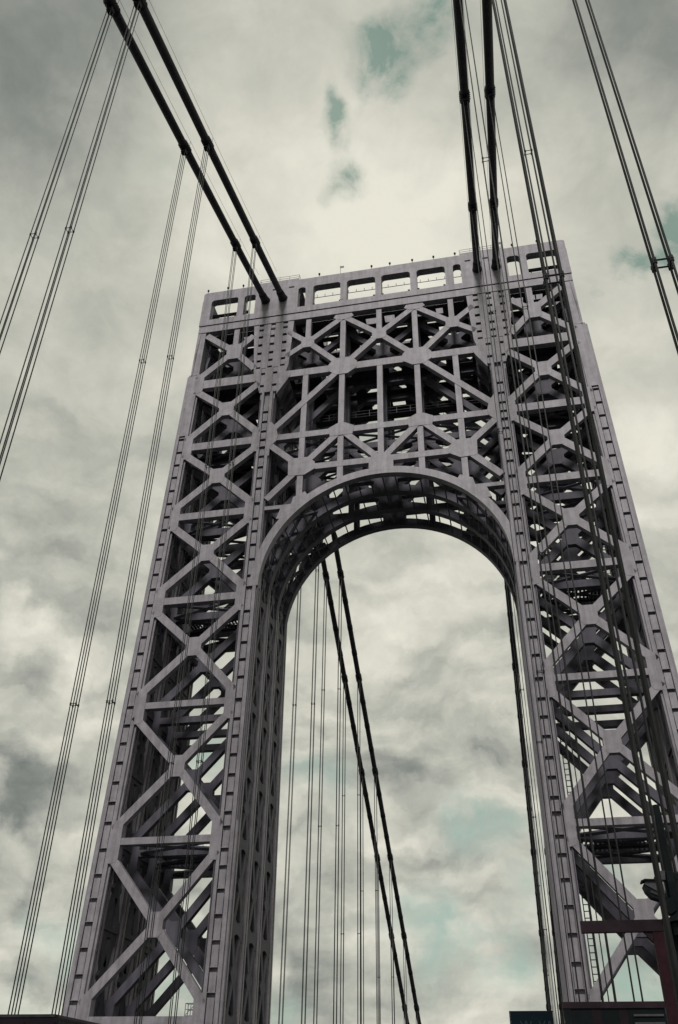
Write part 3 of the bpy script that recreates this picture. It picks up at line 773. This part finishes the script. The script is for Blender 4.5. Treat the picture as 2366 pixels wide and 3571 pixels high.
# ------------------------------------------------------------------ dark box truck at lower left
tr = empty('box_truck', (-7.0, -50, ZR), 'dark plum box truck roof and rear corner showing at the lower left edge', 'truck')
def rbox(mb, x0, x1, y0, y1, z0, z1, r):
    pts = []
    for cx, cz, a0 in ((x1-r, z1-r, 0), (x0+r, z1-r, 90)):
        for j in range(5):
            a = R_(a0 + 22.5*j); pts.append((cx + r*math.cos(a), cz + r*math.sin(a)))
    pts = [(x0, z0), (x1, z0)] + pts
    mb.prism(pts, y0, y1)
    return mb
XT, YT, ZTT = -3.62, -54.0, 8.93
obj('box_body', rbox(MB(), XT-6.5 + 4.0, XT, YT, YT+7.5, ZR+1.0, ZTT, .18), 'plum', tr)
obj('roof_trim', MB().box(XT-2.52, XT-.16, YT-.03, YT+.02, ZTT-.09, ZTT-.02).box(XT-.015, XT+.03, YT, YT+7.5, ZTT-.28, ZTT-.2), 'band', tr)
obj('rear_door', MB().box(XT-1.2, XT-.12, YT-.05, YT-.001, ZR+1.1, ZTT-.25), 'plum', tr)
obj('rear_door', MB().box(XT-2.36, XT-1.24, YT-.05, YT-.001, ZR+1.1, ZTT-.25), 'plum', tr)
for xx in (XT-2.3, XT-.2): obj('tail_light', MB().box(xx-.07, xx+.07, YT-.06, YT, ZR+.75, ZR+.98), 'red', tr)
obj('chassis', MB().box(XT-2.1, XT-.4, YT, YT+10.5, ZR+.65, ZR+.99), 'dark', tr)
obj('cab', MB().prism([(XT-2.35, ZR+.7), (XT-.15, ZR+.7), (XT-.2, ZR+2.2), (XT-.35, ZR+3.1), (XT-2.15, ZR+3.1), (XT-2.3, ZR+2.2)], YT+8.0, YT+10.4), 'plum', tr)
for yy in (YT+1.3, YT+9.0):
    for xx in (XT-2.2, XT-.3):
        w = obj('wheel', MB().tube([(xx-.15, yy, ZR+.5), (xx+.15, yy, ZR+.5)], .5, 20), 'tyre', tr)
        obj('rim', MB().tube([(xx-.17, yy, ZR+.5), (xx+.17, yy, ZR+.5)], .26, 12), 'grey', w)

# ------------------------------------------------------------------ steel frame, lamps and sign at lower right
YG = -60.0
ga = empty('steel_portal_frame', (14.4, YG, ZR), 'brown-red steel frame with two dark crossbeams at the lower right', 'steel frame')
obj('crossbeam', MB().box(13.53, 15.56, YG, YG+.16, 10.18, 10.425).box(13.53, 15.56, YG-.02, YG+.18, 10.15, 10.178), 'brown', ga)
obj('crossbeam', MB().box(12.83, 15.26, YG, YG+.14, 8.46, 8.60), 'brown', ga)
obj('post', MB().box(15.28, 15.54, YG-.001, YG+.2, ZR+.1, 10.147), 'brown_red', ga)
obj('post', MB().box(12.85, 13.0, YG+.02, YG+.14, ZR, 8.458), 'dark', ga)
obj('bracket', MB().prism([(15.27, 10.15), (15.05, 10.15), (15.27, 9.9)], YG+.03, YG+.12), 'brown', ga)
for a, b, c in ((13.01, 13.52, 'dark'), (13.522, 13.74, 'plum'), (13.742, 14.16, 'dark'), (14.162, 14.37, 'plum'), (14.372, 15.26, 'dark')):
    obj('infill_panel', MB().box(a, b, YG+.04, YG+.10, 7.2, 8.455), c, ga)
for zz in (8.33, 8.16, 8.0, 7.84):
    obj('louvre', MB().box(14.5, 15.2, YG, YG+.035, zz-.045, zz), 'grey', ga)
# dark cabinet to the right of the frame
cb = empty('tall_cabinet', (16.6, YG, ZR), 'tall dark green-black cabinet standing at the right edge behind the brown post', 'cabinet')
obj('cabinet_body', MB().box(15.62, 17.9, YG+.05, YG+1.0, ZR+.1, 10.40), 'dark', cb)
obj('cabinet_cap', MB().box(15.58, 17.95, YG+.0, YG+1.05, 10.402, 10.46), 'dark', cb)
obj('door_seam', MB().box(15.72, 15.75, YG+.02, YG+.049, ZR+.4, 10.2), 'grey', cb)
# traffic signal / floodlight cluster on a mast
sg = empty('signal_cluster', (15.95, YG-.3, 10.46), 'cluster of dark lamp heads and brackets on a stub mast at the right edge', 'lamp cluster')
YL = YG - .25
obj('mast', MB().tube([(15.92, YL, 10.0), (15.92, YL, 11.25), (15.92, YL, 11.5), (15.92, YL, 13.2)], [.17, .16, .12, .09], 10), 'dark', sg)
obj('arm', MB().box(15.62, 16.8, YL-.07, YL+.07, 11.30, 11.44).box(15.70, 16.8, YL-.09, YL+.09, 10.64, 10.76), 'dark', sg)
h1 = obj('lamp_head', MB().prism([(15.22, 11.19), (15.27, 11.26), (15.68, 11.24), (15.71, 10.95), (15.66, 10.93)], YL-.2, YL+.15), 'grey', sg)
obj('visor', MB().prism([(15.18, 11.23), (15.27, 11.262), (15.68, 11.242), (15.68, 11.275), (15.26, 11.30), (15.16, 11.26)], YL-.26, YL+.1), 'dark', h1)
obj('lamp_yoke', MB().prism([(15.20, 11.16), (15.66, 10.92), (15.74, 10.93), (15.73, 10.84), (15.56, 10.80), (15.36, 10.87), (15.24, 11.02)], YL-.22, YL+.17), 'dark', h1)
obj('lens', MB().prism([(15.36, 11.03), (15.62, 10.90), (15.58, 10.86), (15.34, 10.97)], YL-.25, YL-.222), 'glass', h1)
h2 = obj('lamp_head', MB().prism([(15.52, 11.36), (15.55, 11.42), (15.58, 11.40), (15.60, 11.53), (15.66, 11.50), (15.80, 11.5), (15.78, 11.28), (15.56, 11.30)], YL-.15, YL+.1), 'grey', sg)
h3 = obj('lamp_head', MB().prism([(15.58, 10.62), (15.62, 10.86), (15.86, 10.84), (15.9, 10.55), (15.74, 10.46)], YL-.2, YL+.1), 'dark', sg)
obj('base_collar', MB().tube([(16.0, YL, 10.30), (16.0, YL, 10.42), (15.99, YL, 10.56)], [.34, .30, .16], 14), 'dark', sg)

si = empty('road_sign', (12.1, YG-1.0, 7.0), 'dark blue-green road sign with faint light letters at the bottom edge', 'sign')
obj('sign_panel', MB().box(11.57, 12.56, YG-1.05, YG-1.0, 7.35, 8.30), 'sign', si)
obj('sign_rim', MB().box(11.55, 12.58, YG-1.045, YG-1.005, 8.302, 8.32).box(11.545, 11.568, YG-1.045, YG-1.005, 7.35, 8.32), 'dark', si)
obj('sign_post', MB().box(12.2, 12.3, YG-.99, YG-.9, ZR, 8.2), 'dark', si)
fc = bpy.data.curves.new('sign_text', 'FONT'); fc.body = 'W  VA'; fc.size = .27; fc.extrude = .004
to = bpy.data.objects.new('letters', fc); COL.objects.link(to)
dg = bpy.context.evaluated_depsgraph_get(); me = bpy.data.meshes.new_from_object(to.evaluated_get(dg))
bpy.data.objects.remove(to)
me.materials.clear(); me.materials.append(M['print'])
lt = bpy.data.objects.new('letters', me); COL.objects.link(lt); lt.parent = si
lt.matrix_parent_inverse = PINV[si.name]
lt.matrix_world = Matrix.Translation((11.78, YG-1.056, 7.93)) @ Matrix.Rotation(math.pi/2, 4, 'X')

print('objects', len(bpy.data.objects))
